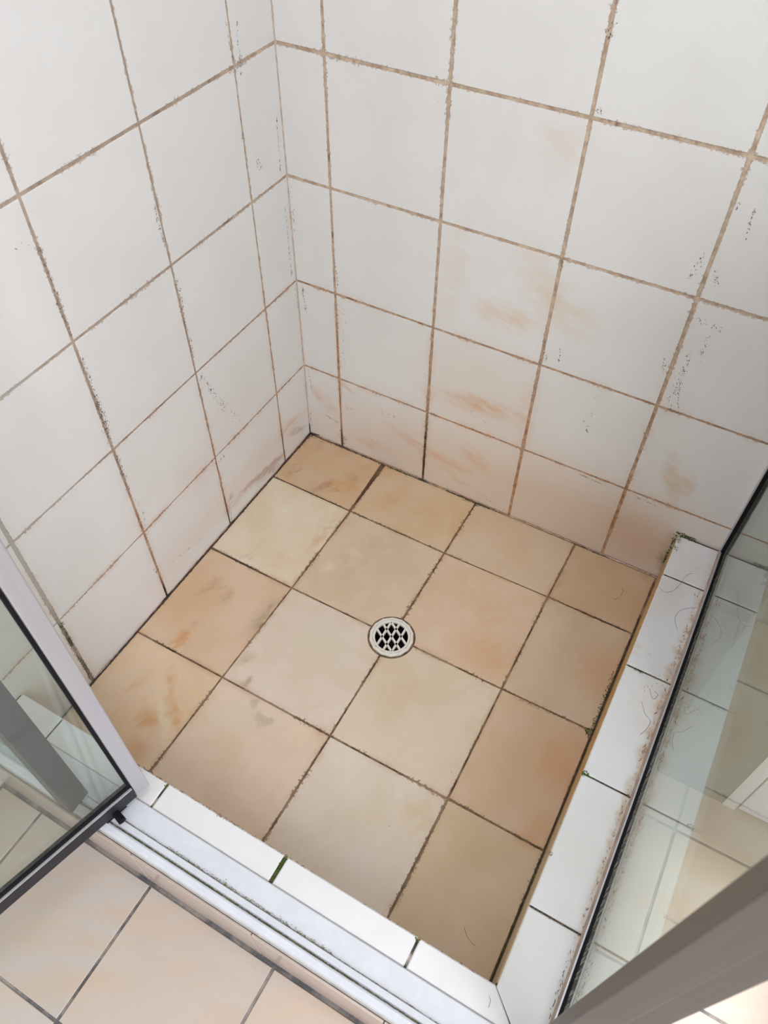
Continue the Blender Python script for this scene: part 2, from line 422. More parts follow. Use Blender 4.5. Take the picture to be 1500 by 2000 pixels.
def floor_grout_color(n):
    P = n.pos()
    a = n.noise(P, 40, 5, 0.7)
    c = n.mix(n.mr(a, 0.36, 0.6), srgb(156, 124, 94), srgb(92, 70, 54))
    c = n.mix(n.mr(n.noise(P, 11, 3), 0.47, 0.62), c, srgb(168, 142, 114))
    L = []
    def pal(a_, b_, w, col, s, brk=0.0): L.append(st_f(a_, b_, w, col, s, brk))
    pal((570, 1148), (300, 1505), 0.012, srgb(176, 148, 116), 0.85, 0.4)
    pal((684, 998), (570, 1148), 0.012, srgb(170, 116, 70), 0.8, 0.4)
    pal((875, 1560), (763, 1787), 0.014, srgb(150, 132, 100), 0.7, 0.5)
    pal((875, 1560), (1010, 1630), 0.014, srgb(160, 140, 110), 0.8, 0.5)
    pal((925, 988), (868, 1080), 0.014, srgb(164, 116, 84), 0.8, 0.4)
    pal((1122, 1065), (1070, 1165), 0.014, srgb(160, 112, 84), 0.9, 0.3)
    pal((980, 1345), (1150, 1425), 0.012, srgb(120, 92, 66), 0.6, 0.5)
    pal((538, 931), (684, 998), 0.012, srgb(38, 28, 26), 0.9)
    pal((413, 1068), (520, 1120), 0.014, srgb(72, 44, 34), 0.9)
    pal((748, 908), (684, 998), 0.016, srgb(92, 62, 48), 0.9)
    pal((330, 1265), (350, 1275), 0.012, BLK, 0.9); pal((415, 1310), (432, 1320), 0.010, GRN, 0.9)
    pal((1130, 1195), (1235, 1238), 0.012, srgb(40, 38, 22), 0.9)
    pal((1030, 1640), (1065, 1663), 0.012, GRN, 0.8)
    return blobs(n, P, c, L)
n = NT('shower_floor_tile'); P = n.pos()
base = n.objcolor()
mot = n.noise(P, 8, 5, 0.6); mot2 = n.noise(P, 24, 5, 0.65)
c = n.mix(n.math('MULTIPLY', n.mr(mot, 0.35, 0.68), 0.55), base, n.mix(1.0, base, (0.90, 0.80, 0.66, 1), 'MULTIPLY'))
c = n.mix(n.math('MULTIPLY', n.mr(mot2, 0.45, 0.7), 0.35), c, n.mix(1.0, base, (1.06, 1.07, 1.10, 1), 'MULTIPLY'))
c = blobs(n, P, c, floor_stains, (0, 0, math.radians(62)))
pit = n.mr(n.noise(P, 170, 2, 0.5), 0.745, 0.79); c = n.mix(n.math('MULTIPLY', pit, 0.45), c, srgb(96, 70, 52))
e = edge_dist(n, 0.217)
reach = n.math('MULTIPLY', n.math('MULTIPLY', n.mr(n.noise(P, 150, 4, 0.7), 0.42, 0.72), n.mr(n.noise(P, 13, 2), 0.35, 0.65)), 0.007)
m = n.mr(n.math('SUBTRACT', reach, e), -0.0006, 0.0006)
c = n.mix(n.math('MULTIPLY', m, 0.7), c, n.mix(n.mr(mot2, 0.4, 0.6), srgb(128, 98, 72), srgb(84, 62, 48)))
hz = n.math('MULTIPLY', n.mr(e, 0.012, 0.0), n.mr(n.noise(P, 18, 3), 0.4, 0.7)); c = n.mix(n.math('MULTIPLY', hz, 0.35), c, srgb(176, 128, 86))
M['floor_tile'] = n.done(n.bsdf(Base_Color=c, Roughness=n.mr(mot2, 0.3, 0.7, 0.38, 0.55), Specular_IOR_Level=0.4, Normal=n.bump(n.noise(P, 90, 3), 0.10, 0.0015)))
n = NT('floor_grout'); M['floor_grout'] = n.done(n.bsdf(Base_Color=floor_grout_color(n), Roughness=0.9, Normal=n.bump(n.noise(n.pos(), 400, 4), 0.6, 0.001)))

# bathroom floor tiles
n = NT('bathroom_floor_tile'); P = n.pos(); base = n.objcolor()
stv = n.mapping(P, (0, 0, 0), (0, 0, math.radians(25)), (0.35, 0.09, 1))
c = n.mix(n.mr(n.noise(stv, 2.2, 4, 0.55), 0.38, 0.66), base, n.mix(1.0, base, (1.03, 0.94, 0.85, 1), 'MULTIPLY'))
c = n.mix(n.math('MULTIPLY', n.mr(n.noise(P, 9, 3), 0.45, 0.7), 0.4), c, n.mix(1.0, base, (0.93, 0.97, 1.02, 1), 'MULTIPLY'))
M['bath_tile'] = n.done(n.bsdf(Base_Color=c, Roughness=0.36, Normal=n.bump(n.noise(P, 120, 4), 0.06, 0.001)))
n = NT('bathroom_grout'); M['bath_grout'] = n.done(n.bsdf(Base_Color=n.mix(n.mr(n.noise(n.pos(), 12, 5, 0.7), 0.4, 0.62), srgb(92, 91, 94), srgb(160, 150, 143)), Roughness=0.9))

# curb tiles
def curb_tile(name, lst):
    n = NT(name); P = n.pos()
    c = n.mix(n.mr(n.noise(P, 9, 3), 0.3, 0.7), srgb(226, 225, 227), srgb(220, 218, 217))
    c = blobs(n, P, c, lst)
    pit = n.mr(n.noise(P, 170, 2, 0.5), 0.76, 0.80); c = n.mix(n.math('MULTIPLY', pit, 0.4), c, srgb(120, 100, 86))
    return n.done(n.bsdf(Base_Color=c, Roughness=0.25, Normal=n.bump(n.noise(P, 200, 3), 0.04, 0.0008)))
def st_h(a, b, w, col, s, brk=0.0):
    A, B = hob(a), hob(b); d = B - A; m = (A + B) / 2
    return ((m.x, m.y, 0.137), (max(d.length / 2, 0.003) * 1.15, w, 0.04), (0, 0, math.atan2(d.y, d.x)), col, s, brk)
M['curb_tile'] = curb_tile('white_curb_tile', [
    st_h((1390, 1090), (1080, 1990), 0.010, srgb(206, 180, 150), 0.8, 0.25), st_h((1405, 1080), (1235, 1560), 0.007, srgb(150, 112, 90), 0.75, 0.5),
    st_h((1330, 1110), (1290, 1200), 0.03, srgb(214, 204, 196), 0.5), st_h((1275, 1340), (1240, 1420), 0.03, srgb(222, 208, 200), 0.5, 0.2),
    st_h((1325, 1060), (1325, 1045), 0.006, GRN, 0.9, 0.5), st_h((1230, 1280), (1245, 1255), 0.008, SY, 0.5, 0.4)])
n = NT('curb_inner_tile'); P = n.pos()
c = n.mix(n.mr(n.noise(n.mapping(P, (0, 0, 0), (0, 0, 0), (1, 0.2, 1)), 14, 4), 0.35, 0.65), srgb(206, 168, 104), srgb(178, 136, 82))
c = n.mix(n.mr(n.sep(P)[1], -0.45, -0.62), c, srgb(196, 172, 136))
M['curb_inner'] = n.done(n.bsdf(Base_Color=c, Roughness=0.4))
M['curb_front'] = plain('pinkish_curb_face_tile', srgb(198, 182, 173), 0.22, vary=0.03)
n = NT('curb_grout'); P = n.pos()
c = n.mix(n.mr(n.noise(P, 60, 4, 0.7), 0.4, 0.6), srgb(52, 46, 38), srgb(96, 84, 70))
c = blobs(n, P, c, [st_h((545, 1700), (557, 1673), 0.012, srgb(30, 44, 18), 1.0), st_h((310, 1560), (298, 1572), 0.010, srgb(176, 164, 150), 0.8), st_h((805, 1860), (792, 1885), 0.012, srgb(190, 180, 168), 0.85),
                    st_h((1270, 1320), (1307, 1336), 0.012, srgb(150, 124, 106), 0.8), st_h((1140, 1505), (1150, 1515), 0.008, srgb(70, 110, 24), 0.9)])
M['curb_grout'] = n.done(n.bsdf(Base_Color=c, Roughness=0.9))

M['plaster'] = plain('painted_plaster', srgb(232, 232, 230), 0.8, vary=0.02)
n = NT('satin_aluminium'); P = n.pos()
br = n.noise(n.mapping(P, (0, 0, 0), (0, 0, 0), (0.004, 0.004, 0.4)), 1.5, 3)
M['alu'] = n.done(n.bsdf(Base_Color=n.mix(br, srgb(200, 199, 205), srgb(214, 213, 218)), Metallic=0.75, Roughness=0.42))
M['alu_shaded'] = plain('shaded_slate_aluminium', srgb(80, 85, 95), 0.45, 0.2, vary=0.06)  # the left post's shade painted into the aluminium colour
n = NT('bronze_grey_aluminium'); P = n.pos()
br = n.noise(n.mapping(P, (0, 0, 0), (0, 0, 0), (0.004, 0.004, 0.5)), 1.2, 3)
M['alu_grey'] = n.done(n.bsdf(Base_Color=n.mix(br, srgb(98, 94, 92), srgb(110, 105, 101)), Metallic=0.5, Roughness=0.40))
M['alu_white'] = plain('white_enamelled_aluminium', srgb(212, 214, 221), 0.35, 0.0, vary=0.03)
M['rubber'] = plain('black_rubber', srgb(20, 19, 24), 0.75, vary=0.04, spec=0.2)
M['rail'] = plain('black_anodised_rail', srgb(34, 34, 42), 0.6, 0.0, vary=0.1)
M['plastic'] = plain('white_plastic', srgb(226, 220, 210), 0.4, vary=0.03)
M['pipe'] = plain('dark_drain_pipe', srgb(30, 24, 22), 0.7, vary=0.3)
M['grime'] = plain('dark_grime', srgb(74, 60, 50), 0.95, vary=0.3)
M['crumb'] = plain('grout_crumbs', srgb(112, 88, 68), 0.95, vary=0.35)
M['grime_mid'] = plain('brown_grime', srgb(132, 108, 92), 0.95, vary=0.3)
M['fleck'] = plain('grey_brown_fleck', srgb(108, 92, 84), 0.9, vary=0.25)
M['moss'] = plain('green_mould', srgb(66, 84, 24), 0.95, vary=0.35)
M['olive'] = plain('olive_grime', srgb(112, 108, 78), 0.95, vary=0.3)
M['silicone'] = plain('grubby_silicone', srgb(172, 150, 134), 0.6, vary=0.2, bscale=160)
M['lip_shade'] = plain('lip_shade_grey', srgb(176, 172, 164), 0.6, vary=0.12)  # shade of the track's outer lip put into the colour
M['sealant'] = plain('stained_corner_sealant', srgb(196, 176, 160), 0.7, vary=0.22, bscale=180)
M['hair'] = plain('hair', srgb(92, 74, 64), 0.6)
M['carcass_shade'] = plain('carcass_and_gap_shade', srgb(112, 122, 116), 0.6)  # cabinet carcass, and the painted shade of the gap beside it
M['cabinet'] = plain('white_laminate', srgb(232, 233, 236), 0.3, vary=0.01)

def glass(name, scum, haze):
    n = NT(name); t = n.t
    g = t.nodes.new('ShaderNodeNewGeometry')
    cosv = n.math('ABSOLUTE', n.vmath('DOT_PRODUCT', g.outputs['Normal'], g.outputs['Incoming']))
    fr = n.math('ADD', n.math('MULTIPLY', n.math('POWER', n.math('SUBTRACT', 1.0, cosv), 5.0), 0.90), 0.04, clamp=True)
    tr = t.nodes.new('ShaderNodeBsdfTransparent'); tr.inputs[0].default_value = (0.92, 0.95, 0.93, 1)
    gl = t.nodes.new('ShaderNodeBsdfGlossy'); gl.inputs['Roughness'].default_value = 0.02; gl.inputs['Color'].default_value = (0.86, 0.93, 0.91, 1)
    mx = t.nodes.new('ShaderNodeMixShader'); n.put(mx.inputs[0], fr); n.put(mx.inputs[1], tr.outputs[0]); n.put(mx.inputs[2], gl.outputs[0])
    P = n.pos(); z = n.sep(P)[2]
    st = n.noise(n.mapping(P, (0, 0, 0), (0, 0, 0), (1, 0.006, 0.12)), 1.3, 3, 0.65)
    low = n.mr(n.math('ADD', z, n.math('MULTIPLY', n.noise(P, 9, 3), 0.16)), 0.40, 0.16)
    m1 = n.math('MULTIPLY', n.math('MULTIPLY', n.mr(st, 0.40, 0.66), low), scum)
    drip = n.math('MULTIPLY', n.mr(n.noise(n.mapping(P, (0, 0, 0), (0, 0, 0), (1, 0.0022, 0.05)), 1.0, 3, 0.6), 0.66, 0.72), n.mr(n.noise(P, 6, 2), 0.5, 0.65))
    d = t.nodes.new('ShaderNodeBsdfDiffuse'); n.put(d.inputs[0], n.mix(n.mr(st, 0.35, 0.65), srgb(176, 166, 140), srgb(190, 190, 182)))
    d2 = t.nodes.new('ShaderNodeBsdfTranslucent'); d2.inputs[0].default_value = srgb(200, 200, 190)
    ds = t.nodes.new('ShaderNodeMixShader'); ds.inputs[0].default_value = 0.4; n.put(ds.inputs[1], d.outputs[0]); n.put(ds.inputs[2], d2.outputs[0])
    film = n.math('ADD', n.math('MAXIMUM', m1, n.math('MULTIPLY', drip, scum * 0.5)), haze, clamp=True)
    o = t.nodes.new('ShaderNodeMixShader'); n.put(o.inputs[0], film); n.put(o.inputs[1], mx.outputs[0]); n.put(o.inputs[2], ds.outputs[0])
    return n.done(o.outputs[0])
M['glass'] = glass('shower_glass', 0.55, 0.085)
M['glass_clean'] = glass('shower_door_glass', 0.12, 0.05)
n = NT('frosted_glass'); tl_ = n.t.nodes.new('ShaderNodeBsdfTranslucent'); tl_.inputs[0].default_value = (0.8, 0.82, 0.84, 1)
M['frosted'] = n.done(tl_.outputs[0])

# ------------------------------------------------------------------ the setting
HEIGHT = 2.4; XR = 2.2; YF = -3.2
HOB = 0.137; HX0, HX1 = 0.7925, 0.884; HYI, HYO = -0.803, -0.904
TR = 0.0012      # grout recess

wl = tag(box('wall_left', -0.12, -TR, YF - 0.12, TR, -0.05, HEIGHT, M['grout']), 'white tiled shower wall with thin grey joints, the brighter of two tiled walls', None, None, 'structure')
wbk = tag(box('wall_back', -0.12, XR + 0.12, TR, 0.12, -0.05, HEIGHT, M['grout']), 'white tiled shower wall with brown grout and orange stains', None, None, 'structure')

ZJ = [0.0, 0.1950] + [0.1950 + 0.2005 * k for k in range(1, 11)] + [HEIGHT]
# per-line joint widths (m)
def wall_tiles(parent, us, zs, make, mat, uw, zw):
    for i in range(len(us) - 1):
        for k in range(len(zs) - 1):
            u0, u1, z0, z1 = us[i], us[i + 1], zs[k], zs[k + 1]
            a0 = uw.get(i, 0.0042) / 2; a1 = uw.get(i + 1, 0.0042) / 2
            b0 = zw.get(k, 0.0042) / 2; b1 = zw.get(k + 1, 0.0042) / 2
            w = (u1 - a1) - (u0 + a0); h = (z1 - b1) - (z0 + b0)
            if w < 0.01 or h < 0.01: continue
            me = rect_slab(w, h, 0.0011, 0.0006)
            if len(me.materials) == 0: pass
            o = bpy.data.objects.new('wall_tile', me); COL.objects.link(o)
            if len(me.materials) == 0: me.materials.append(mat)
            o.material_slots[0].link = 'OBJECT'; o.material_slots[0].material = mat
            cu = ((u0 + a0) + (u1 - a1)) / 2; cz = ((z0 + b0) + (z1 - b1)) / 2
            o.matrix_local = make(cu, cz); o.parent = parent
# left wall runs along -y; tiles face +x
LU = [0.0, 0.0990, 0.2985, 0.4975, 0.6985] + [0.6985 + 0.2 * k for k in range(1, 13)] + [3.2]
wall_tiles(wl, LU, ZJ, lambda u, z: frame((0, -u, z), (0, 1, 0), (0, 0, 1), (1, 0, 0)), M['tile_left'],
           {0: 0.0022, 1: 0.0034, 2: 0.0036, 3: 0.0042, 4: 0.006}, {0: 0.004, 1: 0.0026, 2: 0.0036, 3: 0.0042, 4: 0.0046})
BU = [0.0, 0.0835, 0.2825, 0.4812, 0.6800, 0.8800] + [0.88 + 0.2 * k for k in range(1, 7)] + [XR]
wall_tiles(wbk, BU, ZJ, lambda u, z: frame((u, 0, z), (1, 0, 0), (0, 0, 1), (0, -1, 0)), M['tile_back'],
           {0: 0.0022, 1: 0.0044, 2: 0.0048, 3: 0.0052, 4: 0.0052}, {0: 0.004, 1: 0.0036, 2: 0.0042, 3: 0.0048, 4: 0.0052})

bm = bmesh.new()
cv = [bm.verts.new(p) for zz in (0.03, HEIGHT) for p in ((-0.001, 0.001, zz), (0.0026, 0.001, zz), (0.0004, -0.0004, zz), (-0.001, -0.0026, zz))]
for q in ((0, 1, 2, 3), (7, 6, 5, 4), (0, 4, 5, 1), (1, 5, 6, 2), (2, 6, 7, 3), (3, 7, 4, 0)): bm.faces.new([cv[k] for k in q])
obj('corner_sealant', fin(bm, 'corner_sealant'), M['sealant'], wbk)

# right wall with an added small high window, front wall with a large frosted window
SW = (-1.30, -0.80, 1.76, 2.30)            # y0,y1,z0,z1 of the small high window, shaped for the sun patch
BW_ = (-2.80, -1.34, 0.86, 2.14)           # large frosted window
X_, X2_ = XR, XR + 0.12
boxes_r = [(X_, X2_, YF - 0.12, BW_[0], -0.05, HEIGHT), (X_, X2_, BW_[0], BW_[1], -0.05, BW_[2]), (X_, X2_, BW_[0], BW_[1], BW_[3], HEIGHT), (X_, X2_, BW_[1], SW[0], -0.05, HEIGHT),
           (X_, X2_, SW[0], SW[1], -0.05, SW[2]), (X_, X2_, SW[0], SW[1], SW[3], HEIGHT), (X_, X2_, SW[1], 0.0, -0.05, HEIGHT)]
wr = tag(boxes('wall_right', boxes_r, M['plaster']), None, None, None, 'structure')
wf = tag(box('wall_front', -0.12, XR + 0.12, YF - 0.12, YF, -0.05, HEIGHT, M['plaster']), None, None, None, 'structure')
tag(box('ceiling', -0.12, XR + 0.12, YF - 0.12, 0.12, HEIGHT, HEIGHT + 0.1, M['plaster']), None, None, None, 'structure')
def win_frame(name, W_, t):
    a, b = XR + 0.04, XR + 0.08
    return tag(boxes(name, [(a, b, W_[0], W_[1], W_[2], W_[2] + t), (a, b, W_[0], W_[1], W_[3] - t, W_[3]), (a, b, W_[0], W_[0] + t, W_[2] + t, W_[3] - t), (a, b, W_[1] - t, W_[1], W_[2] + t, W_[3] - t)], M['cabinet']), None, None, None, 'structure')
w1 = win_frame('window_1', BW_, 0.04)
box('window_pane', XR + 0.056, XR + 0.062, BW_[0] + 0.04, BW_[1] - 0.04, BW_[2] + 0.04, BW_[3] - 0.04, M['frosted'], w1)
win_frame('sun_patch_window', SW, 0.03)  # unseen window, placed and sized to drop the sun patch

# ---- bathroom floor
fb = tag(boxes('floor', [(0, XR, YF, HYO + 0.02, -0.05, -0.0018), (HX1 - 0.02, XR, HYO + 0.02, 0.002, -0.05, -0.0018)], M['bath_grout']), 'pinkish beige bathroom floor tiles outside the shower curb', None, None, 'structure')
gx = [0.3030 + 0.2175 * k for k in range(-2, 10)]; gy = [-1.1025 + 0.2175 * k for k in range(-10, 6)]
rb = random.Random(5)
def bath_piece(x0, x1, y0, y1, g=0.0022):
    x0, x1, y0, y1 = max(x0, 0.002) + g, min(x1, XR) - g, max(y0, YF) + g, min(y1, -0.002) - g
    if x1 - x0 < 0.012 or y1 - y0 < 0.012: return
    o = obj('floor_tile', slab('floor_tile', [(x0, y0), (x1, y0), (x1, y1), (x0, y1)], 0.0016, 0.0009), M['bath_tile'], fb)
    k = rb.uniform(0.94, 1.04); w = rb.uniform(-0.03, 0.03)
    b = srgb(198, 186, 175); o.color = (b[0] * k * (1 + w), b[1] * k, b[2] * k * (1 - w), 1)
for i in range(len(gx) - 1):
    for j in range(len(gy) - 1):
        x0, x1, y0, y1 = gx[i], gx[i + 1], gy[j], gy[j + 1]
        xs = HX1 + 0.004
        if x1 <= xs or x0 < xs:
            bath_piece(x0, min(x1, xs) if y1 <= HYO else min(x1, xs), y0, min(y1, HYO - 0.0035))
            if x1 > xs: bath_piece(xs, x1, y0, y1)
        else: bath_piece(x0, x1, y0, y1)

# ---- shower floor
DC = Vector((0.4095, -0.3675)); DR = 0.0415
bm = bmesh.new()
outer = [bm.verts.new((x, y, -0.0022)) for x, y in ((0, 0), (0, HYI - 0.01), (HX0 + 0.004, HYI - 0.01), (HX0 + 0.004, 0))]
inner = [bm.verts.new((DC.x + (DR - 0.004) * math.cos(2 * math.pi * k / 32), DC.y + (DR - 0.004) * math.sin(2 * math.pi * k / 32), -0.0022)) for k in range(32)]
ed = [bm.edges.new((outer[k], outer[(k + 1) % 4])) for k in range(4)] + [bm.edges.new((inner[k], inner[(k + 1) % 32])) for k in range(32)]
bmesh.ops.triangle_fill(bm, edges=ed, use_beauty=True)
for f in bm.faces:
    f.normal_update()
    if f.normal.z < 0: f.normal_flip()
me = bpy.data.meshes.new('floor_shower'); bm.to_mesh(me); bm.free()
fs = tag(obj('floor_shower', me, M['floor_grout']), 'sandy beige tiled shower floor with dark grubby joints and orange stains', None, None, 'structure')
X1, X2, X3 = 0.1920, 0.4095, 0.6262
FX = [[0.0035, 0.1890, 0.4085, 0.6262, HX0 - 0.0030], [0.0030, 0.1930, 0.4090, 0.6250, HX0 - 0.004], [0.0030, 0.1930, 0.4095, 0.6257, HX0 - 0.004], [0.0030, 0.1905, 0.4110, 0.6282, HX0 - 0.003], [0.003, 0.1905, 0.4110, 0.6282, HX0 - 0.004]]
FY_ = [[-0.0028] * 5, [-0.1478, -0.1497, -0.1502, -0.1458, -0.1456], [-0.3645, -0.3668, -0.3650, -0.3633, -0.3600], [-0.5850, -0.5830, -0.5822, -0.5800, -0.5790], [HYI + 0.002 - 0.004] * 5]
gj = 0.0015
HALF = {(r, c): (gj, gj) for r in range(4) for c in range(4)}
tone = [[(206, 176, 138), (208, 181, 143), (206, 182, 148), (200, 172, 136)],
        [(220, 204, 172), (209, 187, 155), (211, 184, 151), (203, 180, 148)],
        [(211, 184, 150), (214, 197, 172), (212, 194, 164), (203, 176, 142)],
        [(216, 190, 153), (214, 193, 163), (214, 200, 176), (201, 178, 142)]]
for r in range(4):
    for c in range(4):
        P4 = [Vector((FX[r + 1][c], FY_[r + 1][c])), Vector((FX[r + 1][c + 1], FY_[r + 1][c + 1])), Vector((FX[r][c + 1], FY_[r][c + 1])), Vector((FX[r][c], FY_[r][c]))]
        dl = 0.0 if c == 0 else gj; dr = 0.0 if c == 3 else gj; db = 0.0 if r == 3 else gj; dt = 0.0 if r == 0 else gj
        P4[0] += Vector((dl, db)); P4[1] += Vector((-dr, db)); P4[2] += Vector((-dr, -dt)); P4[3] += Vector((dl, -dt))
        if (r, c) == (0, 0): P4[2].x -= 0.0045; P4[1].x -= 0.001
        if (r, c) == (0, 1): P4[3].x += 0.0035
        if (r, c) == (2, 0): P4[3].y -= 0.002; P4[2].y -= 0.0005
        # worn rounded corner beside the curb
        if (r, c) == (2, 3):
            q = P4[2]; P4[2:3] = [q + Vector((0, -0.016)), q + Vector((-0.004, -0.005)), q + Vector((-0.018, 0))]
        # notch for the drain
        rr = DR + 0.0022
        out = []
        for k, p in enumerate(P4):
            if (p - DC).length < rr:
                a, b = P4[k - 1], P4[(k + 1) % len(P4)]
                def hit(s, e_):
                    lo, hi = 0.0, 1.0
                    for _ in range(40):
                        mid = (lo + hi) / 2
                        if (s + (e_ - s) * mid - DC).length < rr: lo = mid
                        else: hi = mid
                    return s + (e_ - s) * hi
                A, B = hit(p, a), hit(p, b)
                ta = math.atan2(A.y - DC.y, A.x - DC.x); tb = math.atan2(B.y - DC.y, B.x - DC.x)
                dlt = (tb - ta + math.pi) % (2 * math.pi) - math.pi
                out += [DC + Vector((math.cos(ta + dlt * s / 8), math.sin(ta + dlt * s / 8))) * rr for s in range(9)]
            else: out.append(p)
        cen = sum(P4, Vector((0, 0))) / len(P4)
        me = slab('floor_tile', [p - cen for p in out], 0.002, 0.0009)
        o = obj('floor_tile', me, M['floor_tile'], fs, (cen.x, cen.y, 0.0))
        b = srgb(*tone[r][c]); o.color = (b[0] * 1.08, b[1] * 1.09, b[2] * 1.23, 1)

# ------------------------------------------------------------------ shower curb (L-shaped, tiled)
curb = empty('shower_curb', (0.45, -0.85, 0.0))
tag(curb, 'low L-shaped tiled curb in white bordering the shower floor', 'curb')
def cchild(o):
    o.parent = curb; o.matrix_parent_inverse = curb.matrix_basis.inverted(); return o
bm = bmesh.new()
box_bm(bm, HX0 + 0.004, HX1 - 0.0, HYO + 0.003, -0.0005, -0.0017, HOB - 0.0022)
box_bm(bm, 0.0005, HX0 + 0.004, HYO + 0.003, HYI - 0.003, -0.0017, HOB - 0.0022)
cchild(obj('core', fin(bm, 'core'), M['curb_grout']))
bm = bmesh.new(); box_bm(bm, 0.001, 0.8795, -0.9008, -0.8416, 0.1222, HOB + 0.0007)
cchild(obj('lip_shade_bed', fin(bm, 'lip_shade_bed'), M['lip_shade']))  # added bed under the track; grey front paints the lip's shaded face
TB = 0.0022
def ctile(pts, mat, name='curb_tile', bev=0.0016, z=HOB):
    cx = sum(p[0] for p in pts) / len(pts); cy = sum(p[1] for p in pts) / len(pts)
    o = obj(name, slab(name, [(p[0] - cx, p[1] - cy) for p in pts], TB - 0.0001, bev), mat)
    o.matrix_world = Matrix.Translation((cx, cy, z)); bpy.context.view_layer.update()
    return cchild(o)
g = 0.0014
ys = [-0.0025, -0.0995, -0.2990, -0.4995, -0.6995]
XI, XO = 0.7935, 0.8660
for k in range(4):
    ctile([(XI, ys[k + 1] + g), (XO, ys[k + 1] + g), (XO, ys[k] - g), (XI, ys[k] - g)], M['curb_tile'])
mit = pix((997, 2000), 2, HOB)
YT = -0.8412
dm = Vector((mit.x - 0.7935, mit.y + 0.803)); dm = Vector((0.0135, YT + 0.803)) if abs(dm.y) < 0.01 else dm * ((YT + 0.803) / dm.y)
CX, CY = 0.7935, -0.8030
ctile([(CX + 0.0007, CY - 0.001), (CX + dm.x + 0.0012, YT), (XO, YT), (XO, ys[4] - g), (XI, ys[4] - g)], M['curb_tile'])
fx = [0.003, 0.0850, 0.2850, 0.4855, 0.6865]
gw = {1: g, 2: 0.0016, 3: 0.0030, 4: 0.0018}
for k in range(4):
    a = fx[k] + (gw.get(k, 0.0)); b = fx[k + 1] - gw[k + 1]
    ctile([(a, YT), (b, YT), (b, HYI), (a, HYI)], M['curb_tile'])
ctile([(fx[4] + gw[4], YT), (CX + dm.x - 0.0010, YT), (CX - 0.0012, CY), (fx[4] + gw[4], HYI)], M['curb_tile'])
# inner faces of the curb
def vtile(name, mtx, w, h, mat):
    o = obj(name, rect_slab(w, h, 0.0035, 0.0008), None); 
    if len(o.data.materials) == 0: o.data.materials.append(mat)
    o.material_slots[0].link = 'OBJECT'; o.material_slots[0].material = mat
    o.matrix_world = mtx; bpy.context.view_layer.update(); return cchild(o)
yy = [-0.003, -0.146, -0.360, -0.579, -0.800]
for k in range(4):
    a, b = yy[k] - 0.001, yy[k + 1] + 0.001
    vtile('inner_face_tile', frame((HX0, (a + b) / 2, 0.0665), (0, 1, 0), (0, 0, 1), (-1, 0, 0)), abs(b - a), 0.129, M['curb_inner'])
xx = [0.003, 0.085, 0.285, 0.485, 0.685, HX0]
for k in range(5):
    a, b = xx[k] + 0.001, xx[k + 1] - 0.001
    vtile('inner_face_tile', frame(((a + b) / 2, HYI - 0.0005, 0.0665), (-1, 0, 0), (0, 0, 1), (0, 1, 0)), b - a, 0.129, M['curb_inner'])
# outer faces
xx = [0.004, 0.100, 0.299, 0.4975, 0.6915, HX1]
for k in range(5):
    a, b = xx[k] + 0.0008, xx[k + 1] - 0.0008
    vtile('front_face_tile', frame(((a + b) / 2, HYO, 0.0660), (1, 0, 0), (0, 0, 1), (0, -1, 0)), b - a, 0.122, M['curb_front'])
yy = [-0.003, -0.2, -0.4, -0.6, -0.8, HYO]
for k in range(5):
    a, b = yy[k] - 0.001, yy[k + 1] + 0.001
    vtile('outer_face_tile', frame((HX1 + 0.0012, (a + b) / 2, 0.0660), (0, -1, 0), (0, 0, 1), (1, 0, 0)), abs(b - a), 0.122, M['curb_front'])

# ------------------------------------------------------------------ drain grate
dr = empty('floor_drain', (DC.x, DC.y, 0.0))
tag(dr, 'round white plastic floor drain with a diamond lattice grate', 'drain')
def ring(name, prof, seg, mat, parent, smooth=False):
    v = []; f = []; m_ = len(prof)
    for k in range(seg):
        a = 2 * math.pi * (k + 0.5) / seg
        for r_, z_ in prof: v.append((r_ * math.cos(a), r_ * math.sin(a), z_))
    for k in range(seg):
        j = (k + 1) % seg
        for q in range(m_ - 1):
            f.append((k * m_ + q, j * m_ + q, j * m_ + q + 1, k * m_ + q + 1))
    bm = bmesh.new(); bv = [bm.verts.new(p) for p in v]
    for q in f: bm.faces.new([bv[i] for i in q])
    return obj(name, fin(bm, name, smooth), mat, parent)
ring('outer_rim', [(0.0405, -0.0015), (0.0405, 0.0016), (0.0395, 0.0024), (0.0355, 0.0026), (0.0350, 0.0015)], 14, M['plastic'], dr)
ring('inner_rim', [(0.0345, 0.0014), (0.0342, 0.0026), (0.0312, 0.0024), (0.0300, 0.0018), (0.0300, -0.003)], 40, M['plastic'], dr)
ring('rim_gap', [(0.0352, 0.0012), (0.0342, 0.0012)], 40, M['grime_mid'], dr)
uh = math.radians(29.4); half = math.atan2(0.0154, 0.0086)
dirs = (uh + half, uh - half)
for an in dirs:
    d = Vector((math.cos(an), math.sin(an))); s = Vector((-d.y, d.x))
    for off in (-0.0150, 0.0, 0.0150):
        hl = math.sqrt(0.0305 ** 2 - off ** 2)
        bm = bmesh.new(); box_bm(bm, -hl, hl, -0.0018, 0.0018, -0.003, 0.0022)
        bmesh.ops.rotate(bm, verts=bm.verts[:], cent=(0, 0, 0), matrix=Matrix.Rotation(an, 3, 'Z'))
        bmesh.ops.translate(bm, verts=bm.verts[:], vec=(s.x * off, s.y * off, 0))
        obj('grate_bar', fin(bm, 'grate_bar'), M['plastic'], dr)
bm = bmesh.new(); bmesh.ops.create_cone(bm, segments=32, radius1=0.0365, radius2=0.0365, depth=0.07, cap_ends=True)
top = [f for f in bm.faces if f.normal.z > 0.9]; bmesh.ops.delete(bm, geom=top, context='FACES_ONLY')
for f in bm.faces: f.normal_flip()
